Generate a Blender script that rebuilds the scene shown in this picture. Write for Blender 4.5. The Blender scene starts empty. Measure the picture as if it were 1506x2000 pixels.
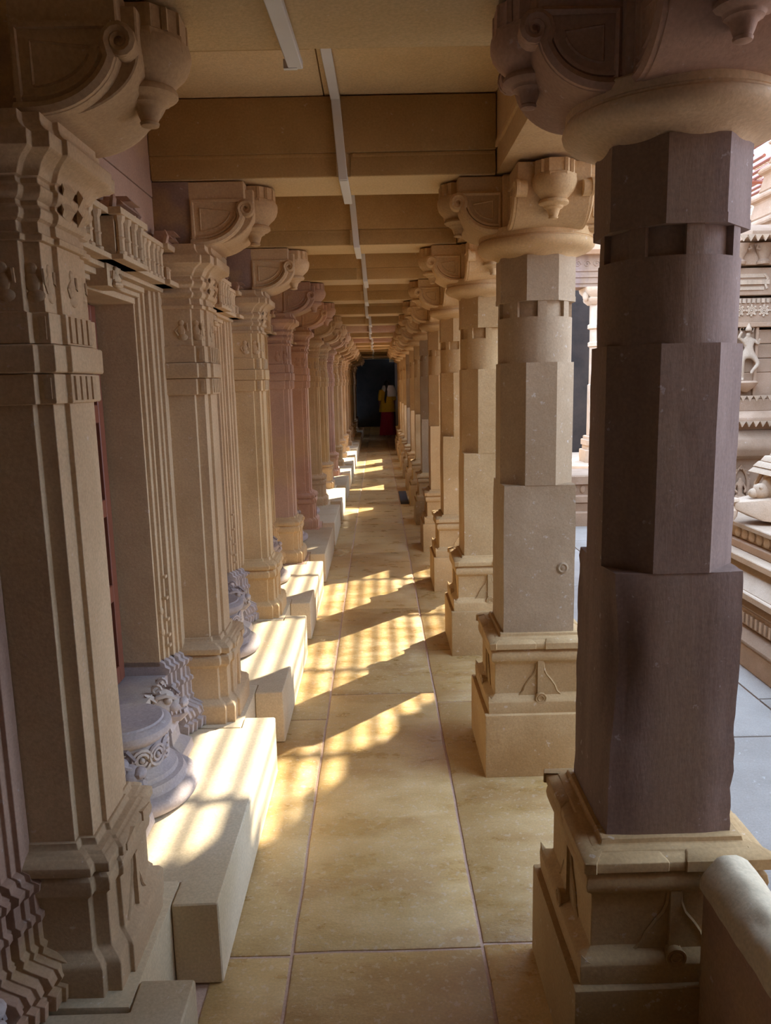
import bpy, bmesh, math, random
from mathutils import Vector, Matrix, noise
from math import sin, cos, pi, radians
random.seed(7)
SC = bpy.context.scene
COL = SC.collection

# ------------------------------------------------------------------ camera, light, exposure
F_PX, H = 1490.3, 1.5
YAW, PITCH, ROLL = 0.0072, 0.1671, -0.0218
cy_, sy_, cp_, sp_ = cos(YAW), sin(YAW), cos(PITCH), sin(PITCH)
fw = Vector((sy_*cp_, cy_*cp_, -sp_)); rt = Vector((cy_, -sy_, 0)); up = rt.cross(fw)
r2 = rt*cos(ROLL) + up*sin(ROLL); u2 = -rt*sin(ROLL) + up*cos(ROLL)
cam = bpy.data.cameras.new('camera'); camo = bpy.data.objects.new('camera', cam); COL.objects.link(camo)
cam.sensor_width = 36.0; cam.sensor_fit = 'AUTO'; cam.lens = F_PX/2000*36.0
cam.clip_start = 0.05; cam.clip_end = 200
m = Matrix((r2, u2, -fw)).transposed().to_4x4(); m.translation = Vector((0, 0, H)); camo.matrix_world = m
SC.camera = camo

SKY_STRENGTH, SUN_STRENGTH, EXPOSURE = 2.1, 5.2, 2.0
SC.cycles.diffuse_bounces = 8; SC.cycles.max_bounces = 14
world = bpy.data.worlds.new('sky'); SC.world = world; world.use_nodes = True
wn = world.node_tree.nodes; wl = world.node_tree.links; wn.clear()
wo = wn.new('ShaderNodeOutputWorld'); wb = wn.new('ShaderNodeBackground')
wb.inputs['Color'].default_value = (0.52, 0.70, 1.0, 1); wb.inputs['Strength'].default_value = SKY_STRENGTH
wl.new(wb.outputs[0], wo.inputs[0])
SUN_DIR = Vector((1.0, 1.08, 1.08)).normalized()
sun = bpy.data.lights.new('sun', 'SUN'); suno = bpy.data.objects.new('sun', sun); COL.objects.link(suno)
sun.energy = SUN_STRENGTH; sun.angle = radians(0.53); sun.color = (1.0, 0.91, 0.76)
suno.rotation_euler = SUN_DIR.to_track_quat('Z', 'Y').to_euler(); suno.location = (6, 6, 9)
SC.view_settings.view_transform = 'Standard'; SC.view_settings.look = 'None'
SC.view_settings.gamma = 1.0; SC.view_settings.exposure = EXPOSURE
SC.view_settings.use_curve_mapping = False

# ------------------------------------------------------------------ layout
S, Y1, XR = 1.3257, 1.6029, 0.5947
def Yk(k): return Y1 + (k-1)*S
K_LAST = 13
Y_DARK = Yk(12) + 0.62
WALLX = -0.765
CEIL = 2.467
BEAM_Z = 2.206

# ------------------------------------------------------------------ materials
def lin(c):
    c = c/255.0
    return c/12.92 if c <= 0.04045 else ((c+0.055)/1.055)**2.4
def rgb(r, g, b): return (lin(r), lin(g), lin(b), 1)

def stone(name, a, b, c=None, rough=0.85, scale=3.0, bump=0.16, fine=140.0, streak=0.0, patch=0.5, spec=0.3, rough_lo=None, c_lo=0.52, vary=0.12, chip=0.45, chip_lo=0.665, chip_scale=34, stretch=(1, 1, 1)):
    m = bpy.data.materials.new(name); m.use_nodes = True
    nt = m.node_tree; n = nt.nodes; l = nt.links; n.clear()
    out = n.new('ShaderNodeOutputMaterial'); bs = n.new('ShaderNodeBsdfPrincipled')
    l.new(bs.outputs[0], out.inputs[0])
    tc = n.new('ShaderNodeTexCoord'); oi = n.new('ShaderNodeObjectInfo')
    geo = n.new('ShaderNodeNewGeometry')
    mp = n.new('ShaderNodeMapping'); mp.inputs['Scale'].default_value = stretch
    l.new(geo.outputs['Position'], mp.inputs['Vector'])
    n1 = n.new('ShaderNodeTexNoise'); n1.inputs['Scale'].default_value = scale; n1.inputs['Detail'].default_value = 8; n1.inputs['Roughness'].default_value = 0.62
    l.new(mp.outputs[0], n1.inputs['Vector'])
    r1 = n.new('ShaderNodeMapRange'); r1.inputs[1].default_value = 0.35; r1.inputs[2].default_value = 0.65
    l.new(n1.outputs['Fac'], r1.inputs[0])
    mx = n.new('ShaderNodeMix'); mx.data_type = 'RGBA'
    l.new(r1.outputs[0], mx.inputs['Factor']); mx.inputs['A'].default_value = a; mx.inputs['B'].default_value = b
    col = mx.outputs['Result']
    if c is not None:
        n2 = n.new('ShaderNodeTexNoise'); n2.inputs['Scale'].default_value = scale*0.55; n2.inputs['Detail'].default_value = 5
        l.new(mp.outputs[0], n2.inputs['Vector'])
        r2_ = n.new('ShaderNodeMapRange'); r2_.inputs[1].default_value = c_lo; r2_.inputs[2].default_value = c_lo+0.1; r2_.inputs[4].default_value = patch
        l.new(n2.outputs['Fac'], r2_.inputs[0])
        m2 = n.new('ShaderNodeMix'); m2.data_type = 'RGBA'
        l.new(r2_.outputs[0], m2.inputs['Factor']); l.new(col, m2.inputs['A']); m2.inputs['B'].default_value = c
        col = m2.outputs['Result']
    # fine grain and pale chips
    n3 = n.new('ShaderNodeTexNoise'); n3.inputs['Scale'].default_value = fine; n3.inputs['Detail'].default_value = 4
    l.new(geo.outputs['Position'], n3.inputs['Vector'])
    r3 = n.new('ShaderNodeMapRange'); r3.inputs[1].default_value = 0.3; r3.inputs[2].default_value = 0.7; r3.inputs[3].default_value = 0.9; r3.inputs[4].default_value = 1.1
    l.new(n3.outputs['Fac'], r3.inputs[0])
    rv = n.new('ShaderNodeMapRange'); rv.inputs[3].default_value = 1-vary; rv.inputs[4].default_value = 1+vary
    l.new(oi.outputs['Random'], rv.inputs[0])
    mm = n.new('ShaderNodeMath'); mm.operation = 'MULTIPLY'; l.new(r3.outputs[0], mm.inputs[0]); l.new(rv.outputs[0], mm.inputs[1])
    sc = n.new('ShaderNodeVectorMath'); sc.operation = 'SCALE'; l.new(col, sc.inputs[0]); l.new(mm.outputs[0], sc.inputs['Scale'])
    vor = n.new('ShaderNodeTexNoise'); vor.inputs['Scale'].default_value = chip_scale; vor.inputs['Detail'].default_value = 3; vor.inputs['Roughness'].default_value = 0.7
    l.new(geo.outputs['Position'], vor.inputs['Vector'])
    rc = n.new('ShaderNodeMapRange'); rc.inputs[1].default_value = chip_lo; rc.inputs[2].default_value = chip_lo+0.05; rc.inputs[4].default_value = chip
    l.new(vor.outputs['Fac'], rc.inputs[0])
    m3 = n.new('ShaderNodeMix'); m3.data_type = 'RGBA'; l.new(rc.outputs[0], m3.inputs['Factor']); l.new(sc.outputs[0], m3.inputs['A'])
    m3.inputs['B'].default_value = tuple(min(1, x*0.6+0.32) for x in b[:3]) + (1,)
    l.new(m3.outputs['Result'], bs.inputs['Base Color'])
    bs.inputs['Roughness'].default_value = rough
    if rough_lo is not None:
        rr = n.new('ShaderNodeMapRange'); rr.inputs[1].default_value = 0.35; rr.inputs[2].default_value = 0.65; rr.inputs[3].default_value = rough_lo; rr.inputs[4].default_value = rough
        l.new(n1.outputs['Fac'], rr.inputs[0]); l.new(rr.outputs[0], bs.inputs['Roughness'])
    bs.inputs['Specular IOR Level'].default_value = spec
    # bump
    nb = n.new('ShaderNodeTexNoise'); nb.inputs['Scale'].default_value = 26; nb.inputs['Detail'].default_value = 8; nb.inputs['Roughness'].default_value = 0.7
    l.new(mp.outputs[0], nb.inputs['Vector'])
    bp = n.new('ShaderNodeBump'); bp.inputs['Strength'].default_value = bump; bp.inputs['Distance'].default_value = 0.02
    l.new(nb.outputs['Fac'], bp.inputs['Height']); l.new(bp.outputs[0], bs.inputs['Normal'])
    return m

def plain(name, col, rough=0.6, spec=0.4, metallic=0.0, noise_amt=0.15, scale=20):
    m = bpy.data.materials.new(name); m.use_nodes = True
    nt = m.node_tree; n = nt.nodes; l = nt.links; bs = n['Principled BSDF']
    geo = n.new('ShaderNodeNewGeometry'); nz = n.new('ShaderNodeTexNoise'); nz.inputs['Scale'].default_value = scale; nz.inputs['Detail'].default_value = 5
    l.new(geo.outputs['Position'], nz.inputs['Vector'])
    r = n.new('ShaderNodeMapRange'); r.inputs[3].default_value = 1-noise_amt; r.inputs[4].default_value = 1+noise_amt; l.new(nz.outputs['Fac'], r.inputs[0])
    sc = n.new('ShaderNodeVectorMath'); sc.operation = 'SCALE'; sc.inputs[0].default_value = col[:3]; l.new(r.outputs[0], sc.inputs['Scale'])
    l.new(sc.outputs[0], bs.inputs['Base Color']); bs.inputs['Roughness'].default_value = rough
    bs.inputs['Specular IOR Level'].default_value = spec; bs.inputs['Metallic'].default_value = metallic
    return m

M = {}
M['gold'] = stone('golden_sandstone', (0.52, 0.345, 0.165, 1), (0.62, 0.43, 0.225, 1), (0.44, 0.27, 0.11, 1))
M['beam'] = stone('shaded_beam_sandstone', (0.40, 0.255, 0.10, 1), (0.48, 0.32, 0.14, 1), (0.34, 0.20, 0.075, 1))
M['tan'] = stone('tan_sandstone', (0.48, 0.33, 0.185, 1), (0.58, 0.415, 0.245, 1), (0.40, 0.265, 0.145, 1), patch=0.4)
M['pillar'] = stone('amber_pillar_sandstone', (0.42, 0.27, 0.12, 1), (0.52, 0.36, 0.18, 1), (0.35, 0.215, 0.085, 1), chip=0.6, chip_lo=0.645, chip_scale=30)
M['pillarpale'] = stone('dun_pillar_sandstone', (0.32, 0.232, 0.14, 1), (0.40, 0.30, 0.19, 1), (0.29, 0.195, 0.105, 1), chip=0.6, chip_lo=0.64, chip_scale=30)
M['mauve'] = stone('mauve_stained_sandstone', (0.34, 0.205, 0.14, 1), (0.44, 0.275, 0.185, 1), (0.48, 0.31, 0.12, 1))
M['rose'] = stone('rose_sandstone', (0.46, 0.275, 0.195, 1), (0.56, 0.36, 0.25, 1), (0.55, 0.385, 0.20, 1))
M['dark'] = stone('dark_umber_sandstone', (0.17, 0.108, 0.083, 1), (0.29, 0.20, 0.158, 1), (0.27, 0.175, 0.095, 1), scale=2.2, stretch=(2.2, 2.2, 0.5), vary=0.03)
M['stained'] = stone('soot_stained_sandstone', (0.22, 0.145, 0.118, 1), (0.33, 0.215, 0.155, 1), (0.50, 0.32, 0.115, 1), scale=4, patch=0.9)
M['bench'] = stone('pale_dressed_sandstone', (0.54, 0.44, 0.29, 1), (0.62, 0.52, 0.36, 1), (0.50, 0.38, 0.21, 1), bump=0.15, patch=0.45)
M['floor'] = stone('polished_yellow_stone', (0.44, 0.28, 0.10, 1), (0.57, 0.40, 0.185, 1), (0.37, 0.21, 0.07, 1), rough=0.55, rough_lo=0.22, spec=0.6, scale=4.5, bump=0.3, stretch=(1, 1.8, 1), patch=0.6, chip=0.34, chip_lo=0.575, chip_scale=46)
M['grout'] = stone('pink_mortar', (0.45, 0.30, 0.22, 1), (0.55, 0.39, 0.30, 1), bump=0.4)
M['ceil'] = stone('ceiling_sandstone', (0.64, 0.46, 0.23, 1), (0.70, 0.52, 0.275, 1), (0.66, 0.51, 0.31, 1), scale=2.2, bump=0.25)
M['court'] = stone('courtyard_paving', (0.30, 0.265, 0.225, 1), (0.37, 0.33, 0.285, 1), bump=0.2)
M['shrine'] = stone('shrine_sandstone', (0.36, 0.235, 0.145, 1), (0.44, 0.30, 0.20, 1), (0.30, 0.195, 0.12, 1), scale=5)
M['shrinepale'] = stone('pale_carved_sandstone', (0.48, 0.35, 0.235, 1), (0.56, 0.43, 0.31, 1), scale=5)
M['carve'] = stone('grey_carved_stone', (0.36, 0.30, 0.28, 1), (0.46, 0.38, 0.34, 1), (0.52, 0.42, 0.30, 1), scale=7)
M['deepshade'] = stone('deep_shade_stone', (0.02, 0.018, 0.018, 1), (0.035, 0.03, 0.028, 1), chip=0.0)  # near-black base colour standing in for unlit depth
M['wood'] = plain('red_brown_wood', (0.20, 0.062, 0.032), rough=0.45, scale=9)
M['wooddark'] = plain('dark_wood', (0.05, 0.02, 0.014), rough=0.5)
M['trunk'] = plain('white_plastic', (0.72, 0.73, 0.72), rough=0.45, noise_amt=0.05)
M['rust'] = plain('red_oxide_steel', (0.22, 0.075, 0.045), rough=0.6)
M['mat'] = plain('dark_coir', (0.05, 0.045, 0.05), rough=0.95, scale=150, noise_amt=0.4)
M['skin'] = plain('brown_skin', (0.24, 0.125, 0.075), rough=0.55, noise_amt=0.05)
M['hair'] = plain('black_hair', (0.012, 0.01, 0.01), rough=0.4)
M['yellow'] = plain('mustard_cotton', (0.62, 0.40, 0.03), rough=0.85)
M['red'] = plain('crimson_cotton', (0.42, 0.03, 0.07), rough=0.85)
M['white'] = plain('white_cotton', (0.75, 0.77, 0.8), rough=0.9)

# ------------------------------------------------------------------ mesh helpers
class MB:
    def __init__(s): s.v = []; s.f = []
    def add(s, vs, fs):
        o = len(s.v); s.v += [tuple(p) for p in vs]; s.f += [tuple(i+o for i in f) for f in fs]
    def box(s, x0, x1, y0, y1, z0, z1):
        s.add([(x0,y0,z0),(x1,y0,z0),(x1,y1,z0),(x0,y1,z0),(x0,y0,z1),(x1,y0,z1),(x1,y1,z1),(x0,y1,z1)],
              [(0,3,2,1),(4,5,6,7),(0,1,5,4),(1,2,6,5),(2,3,7,6),(3,0,4,7)])
    def loft(s, rings, cap0=True, cap1=True, close=True):
        n = len(rings[0]); vs = [p for r in rings for p in r]; fs = []
        for i in range(len(rings)-1):
            for j in range(n if close else n-1):
                a = i*n+j; b = i*n+(j+1) % n
                fs.append((a, b, b+n, a+n))
        if cap0: fs.append(tuple(range(n-1, -1, -1)))
        if cap1: fs.append(tuple(range((len(rings)-1)*n, len(rings)*n)))
        s.add(vs, fs)
    def lathe(s, prof, n=24, cx=0, cy=0, rot=0.0, a0=0, a1=2*pi, sx=1, sy=1):
        s.loft([[(cx+sx*r*cos(rot+2*pi*j/n), cy+sy*r*sin(rot+2*pi*j/n), z) for j in range(n)] for r, z in prof])
    def tube(s, path, r, n=6):
        P = [Vector(p) for p in path]; rings = []
        R = r if isinstance(r, (list, tuple)) else [r]*len(P)
        ref = None
        for i, p in enumerate(P):
            t = (P[min(i+1, len(P)-1)]-P[max(i-1, 0)]).normalized()
            if ref is None:
                ref = Vector((0, 0, 1)) if abs(t.z) < 0.9 else Vector((1, 0, 0))
            a = t.cross(ref)
            if a.length < 1e-5: a = t.orthogonal()
            a.normalize(); b = a.cross(t).normalized(); ref = b
            rings.append([tuple(p + (a*cos(2*pi*j/n) + b*sin(2*pi*j/n))*R[i]) for j in range(n)])
        s.loft(rings)
    def prism(s, pts, fn, d0, d1):
        n = len(pts)
        s.loft([[fn(u, v, d0) for u, v in pts], [fn(u, v, d1) for u, v in pts]])
    def ball(s, c, r, n=10, k=7):
        rx, ry, rz = r if isinstance(r, (list, tuple)) else (r, r, r)
        rings = []
        for i in range(k+1):
            t = -pi/2 + pi*(i+0.0)/k; t = max(-pi/2+0.02, min(pi/2-0.02, t))
            rings.append([(c[0]+rx*cos(t)*cos(2*pi*j/n), c[1]+ry*cos(t)*sin(2*pi*j/n), c[2]+rz*sin(t)) for j in range(n)])
        s.loft(rings)
    def xf(s, fn): s.v = [tuple(fn(*p)) for p in s.v]
    def mesh(s, name, mat, bevel=0.0, seg=2, smooth=32, wob=0.0, wscale=9.0):
        me = bpy.data.meshes.new(name); bm = bmesh.new()
        vs = [bm.verts.new(p) for p in s.v]
        for f in s.f:
            try: bm.faces.new([vs[i] for i in f])
            except ValueError: pass
        bmesh.ops.recalc_face_normals(bm, faces=bm.faces)
        if bevel:
            es = [e for e in bm.edges if len(e.link_faces) == 2 and e.calc_face_angle(0) > 0.6]
            bmesh.ops.bevel(bm, geom=es, offset=bevel, segments=seg, profile=0.6, affect='EDGES', clamp_overlap=True)
        if wob:
            for v in bm.verts:
                d = noise.noise_vector(v.co*wscale) ; v.co += d*wob
        for f in bm.faces: f.smooth = True
        th = radians(smooth)
        for e in bm.edges:
            if len(e.link_faces) == 2 and e.calc_face_angle(0) > th: e.smooth = False
        bm.to_mesh(me); bm.free(); me.materials.append(M[mat] if isinstance(mat, str) else mat)
        return me
    def obj(s, name, mat, parent=None, loc=(0,0,0), rz=0, **k):
        return link(name, s.mesh(name, mat, **k), parent, loc, rz)

def link(name, me, parent=None, loc=(0,0,0), rz=0):
    o = bpy.data.objects.new(name, me); COL.objects.link(o); o.location = loc; o.rotation_euler = (0, 0, rz)
    if parent is not None: o.parent = parent
    return o
def thing(name, label, cat, loc=(0,0,0), rz=0, group=None):
    o = bpy.data.objects.new(name, None); COL.objects.link(o); o.location = loc; o.rotation_euler = (0, 0, rz)
    o.empty_display_size = 0.1
    return tag(o, label, cat, group)
def tag(o, label, cat, group=None):
    o['label'] = label; o['category'] = cat; o['kind'] = 'thing'
    if group: o['group'] = group
    return o
def structure(o, label=None):
    o['kind'] = 'structure'
    if label: o['label'] = label
    return o
def stuff(o): o['kind'] = 'stuff'; return o
def copy_tree(o, parent=None, mats=None):
    c = o.copy(); COL.objects.link(c)
    if parent is not None: c.parent = parent
    for ch in list(o.children): copy_tree(ch, c)
    return c
def restone(root, mapping):
    """give a copied thing its own stone: object-linked material slots (mesh data stays shared)"""
    for o in root.children_recursive:
        if o.type == 'MESH' and o.material_slots:
            mname = mapping.get(o.name.split('.')[0], mapping.get('*'))
            if mname:
                o.material_slots[0].link = 'OBJECT'; o.material_slots[0].material = M[mname]

def arc(cx, cz, r, a0, a1, n):
    return [(cx+r*cos(radians(a0+(a1-a0)*i/n)), cz+r*sin(radians(a0+(a1-a0)*i/n))) for i in range(n+1)]

# ------------------------------------------------------------------ setting: floor, walls, ceiling
fb = MB(); fb.box(-1.05, 0.86, -3.2, 27.2, -0.25, -0.006)
floor = structure(fb.obj('floor', 'grout'), 'corridor floor of worn yellow stone slabs with pink mortar joints')
def slab(x0, x1, y0, y1, parent, mat='floor', z=0.0, g=0.005, name='slab', wob=0.004):
    b = MB(); nx = max(2, int((x1-x0)/0.12)); ny = max(2, int((y1-y0)/0.12))
    pts = []
    for i in range(nx): pts.append((x0+g+(x1-x0-2*g)*i/nx, y0+g))
    for i in range(ny): pts.append((x1-g, y0+g+(y1-y0-2*g)*i/ny))
    for i in range(nx): pts.append((x1-g-(x1-x0-2*g)*i/nx, y1-g))
    for i in range(ny): pts.append((x0+g, y1-g-(y1-y0-2*g)*i/ny))
    P = []
    for x, y in pts:
        d = noise.noise_vector(Vector((x*5, y*5, 3.3)))*wob
        P.append((x+d.x, y+d.y))
    cx = (x0+x1)/2; cyy = (y0+y1)/2
    ins = [(x+(0.006 if x < cx else -0.006), y+(0.006 if y < cyy else -0.006)) for x, y in P]
    b.loft([[(x, y, z-0.03) for x, y in P], [(x, y, z-0.003) for x, y in P], [(x, y, z) for x, y in ins]], cap0=False)
    return b.obj(name, mat, parent)
JA = [-3.2, -1.2, 0.35, 1.816, 3.27, 4.45, 5.82, 6.9, 8.35, 9.75, 11.2, 12.6, 14.1, 15.6, 17.2, 19, 21, 23, 25, 27]
JB = [-3.2, -1.5, 0.1, 1.826, 3.545, 4.98, 6.72, 8.12, 9.7, 11.1, 12.4, 13.6, 15.1, 16.7, 18.5, 20.5, 22.6, 24.8, 27]
JC = [-3.2, -1.4, 0.3, 1.842, 3.43, 4.15, 5.71, 7.1, 8.66, 10.1, 11.5, 13.0, 14.6, 16.2, 18.0, 20, 22.2, 24.5, 27]
for J, xa, xb in ((JA, -0.47, -0.262), (JB, -0.262, 0.248), (JC, 0.248, 0.86)):
    for a, b in zip(J, J[1:]): slab(xa, xb, a, b, floor)
wall = bpy.data.objects.new('wall_left', None); COL.objects.link(wall); structure(wall, 'inner wall of sandstone blocks behind the pilasters')
ceiling = bpy.data.objects.new('ceiling', None); COL.objects.link(ceiling); structure(ceiling, 'ceiling of large sandstone slabs between the cross beams')
for k in range(-3, 19):
    y = Yk(k)
    b = MB(); b.box(-1.30, WALLX, y-0.117, y+0.117, 0, 1.78); b.obj('pier_stone', 'tan', wall, bevel=0.004)
    mt = 'mauve' if k in (1, 4, 5) else ('stained' if k == 2 else 'tan')
    b = MB(); b.box(-1.30, WALLX, y-0.125, y+0.125, 1.785, 2.15); b.obj('wall_stone', mt, wall, bevel=0.004)
    b = MB(); b.box(-1.30, WALLX, y+0.128, y+S-0.128, 1.993, 2.15); b.obj('wall_stone', 'mauve' if k in (1, 3) else 'tan', wall, bevel=0.004)
    b = MB(); b.box(-1.30, WALLX, y+0.2, y+S+0.197, 2.153, CEIL+0.05); b.obj('wall_stone', 'mauve' if k in (1, 4) else 'tan', wall, bevel=0.004)
    b = MB(); b.box(WALLX-0.02, -0.16, y+0.05, y+S+0.047, CEIL, CEIL+0.12); b.obj('slab', 'ceil', ceiling, bevel=0.003)
    b = MB(); b.box(-0.157, 0.429, y+0.05, y+S+0.047, CEIL+0.002, CEIL+0.12); b.obj('slab', 'ceil', ceiling, bevel=0.003)
b = MB(); b.box(-1.4, 1.05, -3.3, 27.3, CEIL+0.125, CEIL+0.3); b.obj('slab', 'ceil', ceiling)
b = MB(); b.box(-1.6, -1.31, -3.3, 27.3, -0.1, CEIL+0.1); b.obj('backing_stone', 'tan', wall)
# overhanging roof edge on the courtyard side
eave = MB(); eave.loft([[(0.78, y, 2.50), (1.36, y, 2.49), (1.40, y, 2.50), (1.40, y, 2.54), (1.36, y, 2.575), (0.78, y, 2.62)] for y in (-3.3, 17.2)])
structure(eave.obj('trim_1', 'tan'), 'overhanging roof edge slab along the courtyard')
# closed far end and closed end behind
we = MB(); we.box(-1.4, 1.05, 27.0, 27.3, -0.1, 2.6); structure(we.obj('wall_back', 'deepshade'), 'end wall of the corridor, coloured black for deep shade')  # black colour paints the darkness of the far end
wf = MB(); wf.box(-1.4, 1.05, -3.4, -3.2, -0.1, 2.6); structure(wf.obj('wall_front_blocker', 'dark'), 'unseen end wall added behind the viewer to keep light out')  # added out of view to keep the corridor dark behind the camera
wn_ = MB(); wn_.box(0.62, 0.98, -3.2, 0.93, -0.1, 2.208); wn_.box(0.62, 0.98, 0.93, 1.12, 1.05, 2.208); structure(wn_.obj('wall_right', 'dark'), 'unseen wall added before the parapet to block light from behind')  # added out of view to darken the faces turned towards the camera
ww = MB(); ww.box(0.985, 7.0, -3.4, 0.3, -0.1, 3.1); structure(ww.obj('wall_front_blocker', 'dark'), 'unseen courtyard block added behind the viewer to cut sky light')  # added block that keeps sky light off the camera-facing sides
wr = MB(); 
for ya, yb, za, zb in ((Y_DARK, 20.85, -0.1, 2.208), (21.2, 27.0, -0.1, 2.208), (20.85, 21.2, -0.1, 1.0), (20.85, 21.2, 1.95, 2.208)): wr.box(0.62, 0.95, ya, yb, za, zb)  # the gap is an added opening that lets sky light reach the person
structure(wr.obj('wall_right', 'dark'), 'wall closing the dark end of the corridor, with an opening added to light the person')

# ------------------------------------------------------------------ courtyard
court = MB(); court.box(0.87, 14, -6, 30, -0.4, -0.112)
court = structure(court.obj('ground', 'grout'), 'courtyard ground paved with pale stone slabs')
for i in range(0, 3):
    for j in range(0, 8):
        slab(0.875+i*1.0, 0.875+(i+1)*1.0, 0.6+j*1.3+0.4*(i % 2), 0.6+(j+1)*1.3+0.4*(i % 2), court, 'court', -0.1, 0.006, 'paver')

# ------------------------------------------------------------------ carved bracket arm, shared by pillars and pilasters
def bracket_meshes(w, uv, uc, R, mat, z0, zv, zt, us):
    """profile in (u outwards, z): uv = outer end of the side scroll, uc / R = axis and radius of the hanging lotus, zv = scroll centre, zt = tip of the drop"""
    ru = uv-0.042; cu = 0.03; ztop = BEAM_Z-0.004; zc = zv+0.004
    def cv(d, q=12, a0=0, a1=90): return [(cu+(ru-d)*sin(radians(a0+(a1-a0)*i/q)), zc-(zc-z0-d)*cos(radians(a0+(a1-a0)*i/q))) for i in range(q+1)]
    curve = cv(0)
    prof = [(-0.02, z0), (cu, z0)] + curve[1:] + [(cu+ru, zv+0.035), (cu+ru, ztop), (-0.02, ztop)]
    body = MB(); body.prism(prof, lambda u, z, v: (u, v, z), -w, w)
    # the fatter curved sole that joins the scroll to the lotus block
    sole = [(cu-0.01, z0+0.004)] + [(cu+(us-cu)*sin(radians(t)), zv-(zv-z0-0.004)*cos(radians(t))) for t in [i*90/14 for i in range(15)]] + [(us, 2.18), (cu, 2.18)]
    body.prism(sole, lambda u, z, v: (u, v, z), -w*0.80, w*0.80)
    body.box(cu, uc+R*0.2, -R*0.80, R*0.80, zv+0.015, ztop)
    me_body = body.mesh('bracket_arm', mat, bevel=0.003, seg=1)
    me_bords = []
    for sgn in (-1, 1):
        bord = MB()
        vc = (cu+ru+0.003, zv+0.002); r0 = 0.026
        spiral = [(vc[0]+r0*(1-0.72*i/22)*cos(radians(180-i*30)), vc[1]+r0*(1-0.72*i/22)*sin(radians(180-i*30))) for i in range(23)]
        path = [(0.0, z0+0.012), (cu, z0+0.012)] + cv(0.012)[1:-2]
        allp = path + spiral
        bord.tube([(u, sgn*(w+0.001), z) for u, z in allp], [0.012]*len(path)+[0.011-0.0003*i for i in range(len(spiral))], 6)
        p2 = [(0.0, z0+0.030), (cu, z0+0.030)] + cv(0.030)[1:-1]
        bord.tube([(u, sgn*w, z) for u, z in p2], 0.006, 5)
        top = [(0.010, z0+0.012), (0.010, zv+0.030), (cu+ru-0.01, zv+0.030)]
        bord.tube([(u, sgn*w, z) for u, z in top], 0.008, 5)
        inn = [(0.036, z0+0.052), (0.036, zv+0.006)] + cv(0.050, 8, 82, 8) + [(0.036, z0+0.052)]
        bord.tube([(u, sgn*(w-0.001), z) for u, z in inn], 0.004, 4)
        bord.prism([(vc[0]+0.026*cos(t*pi/8), vc[1]+0.026*sin(t*pi/8)) for t in range(16)], lambda u, z, v: (u, v, z), sgn*(w-0.03), sgn*(w-0.002))
        me_bords.append(bord.mesh('scroll_border', mat))
    # hanging lotus: faceted block, rim, bowl
    h = (2.128-zt)/(2.128-1.968)
    def Z(z): return z if z > 2.128 else zt+(z-1.968)*h
    tip = MB()
    tip.lathe([(R*0.9, 2.200), (R, 2.199), (R, 2.160), (R*1.05, 2.157), (R*1.06, 2.130)], 8, uc, 0, rot=pi/8)
    for a in (-67.5, -45, -22.5, 22.5, 45, 67.5):
        a = radians(a); cxx = uc+R*0.955*cos(a); cyy = R*0.955*sin(a)
        tip.box(cxx-0.005, cxx+0.005, cyy-0.005, cyy+0.005, 2.158, 2.197)
    tip.lathe([(R*1.04, 2.150), (R*1.07, 2.140), (R*1.06, 2.128), (R*1.04, Z(2.122)), (R*1.0, Z(2.108)), (R*0.90, Z(2.092)), (R*0.76, Z(2.078)), (R*0.66, Z(2.068)), (R*0.60, Z(2.058))], 24, uc, 0)
    me_tip = tip.mesh('lotus_block', mat, smooth=40)
    pen = MB()
    pen.lathe([(r_*R, Z(z_)) for r_, z_ in ((.55, 2.062), (.66, 2.058), (.71, 2.050), (.71, 2.042), (.62, 2.034), (.50, 2.032), (.46, 2.028), (.44, 2.022), (.36, 2.018), (.30, 2.012), (.25, 1.995), (.20, 1.982), (.23, 1.979), (.21, 1.972), (.08, 1.968))], 20, uc, 0)
    me_pen = pen.mesh('pendant', mat, smooth=40)
    return me_body, me_bords, me_tip, me_pen
BR_R = bracket_meshes(0.122, 0.168, 0.146, 0.070, 'gold', 2.010, 2.115, 2.022, 0.118)
BR_L = bracket_meshes(0.132, 0.205, 0.204, 0.082, 'tan', 1.988, 2.108, 2.006, 0.220)
def add_bracket(parent, meshes, loc, rz):
    a = link('bracket_arm', meshes[0], parent, loc, rz)
    [link('scroll_border', q_, a) for q_ in meshes[1]]; link('lotus_block', meshes[2], a); link('pendant', meshes[3], a)
    return a

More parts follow.
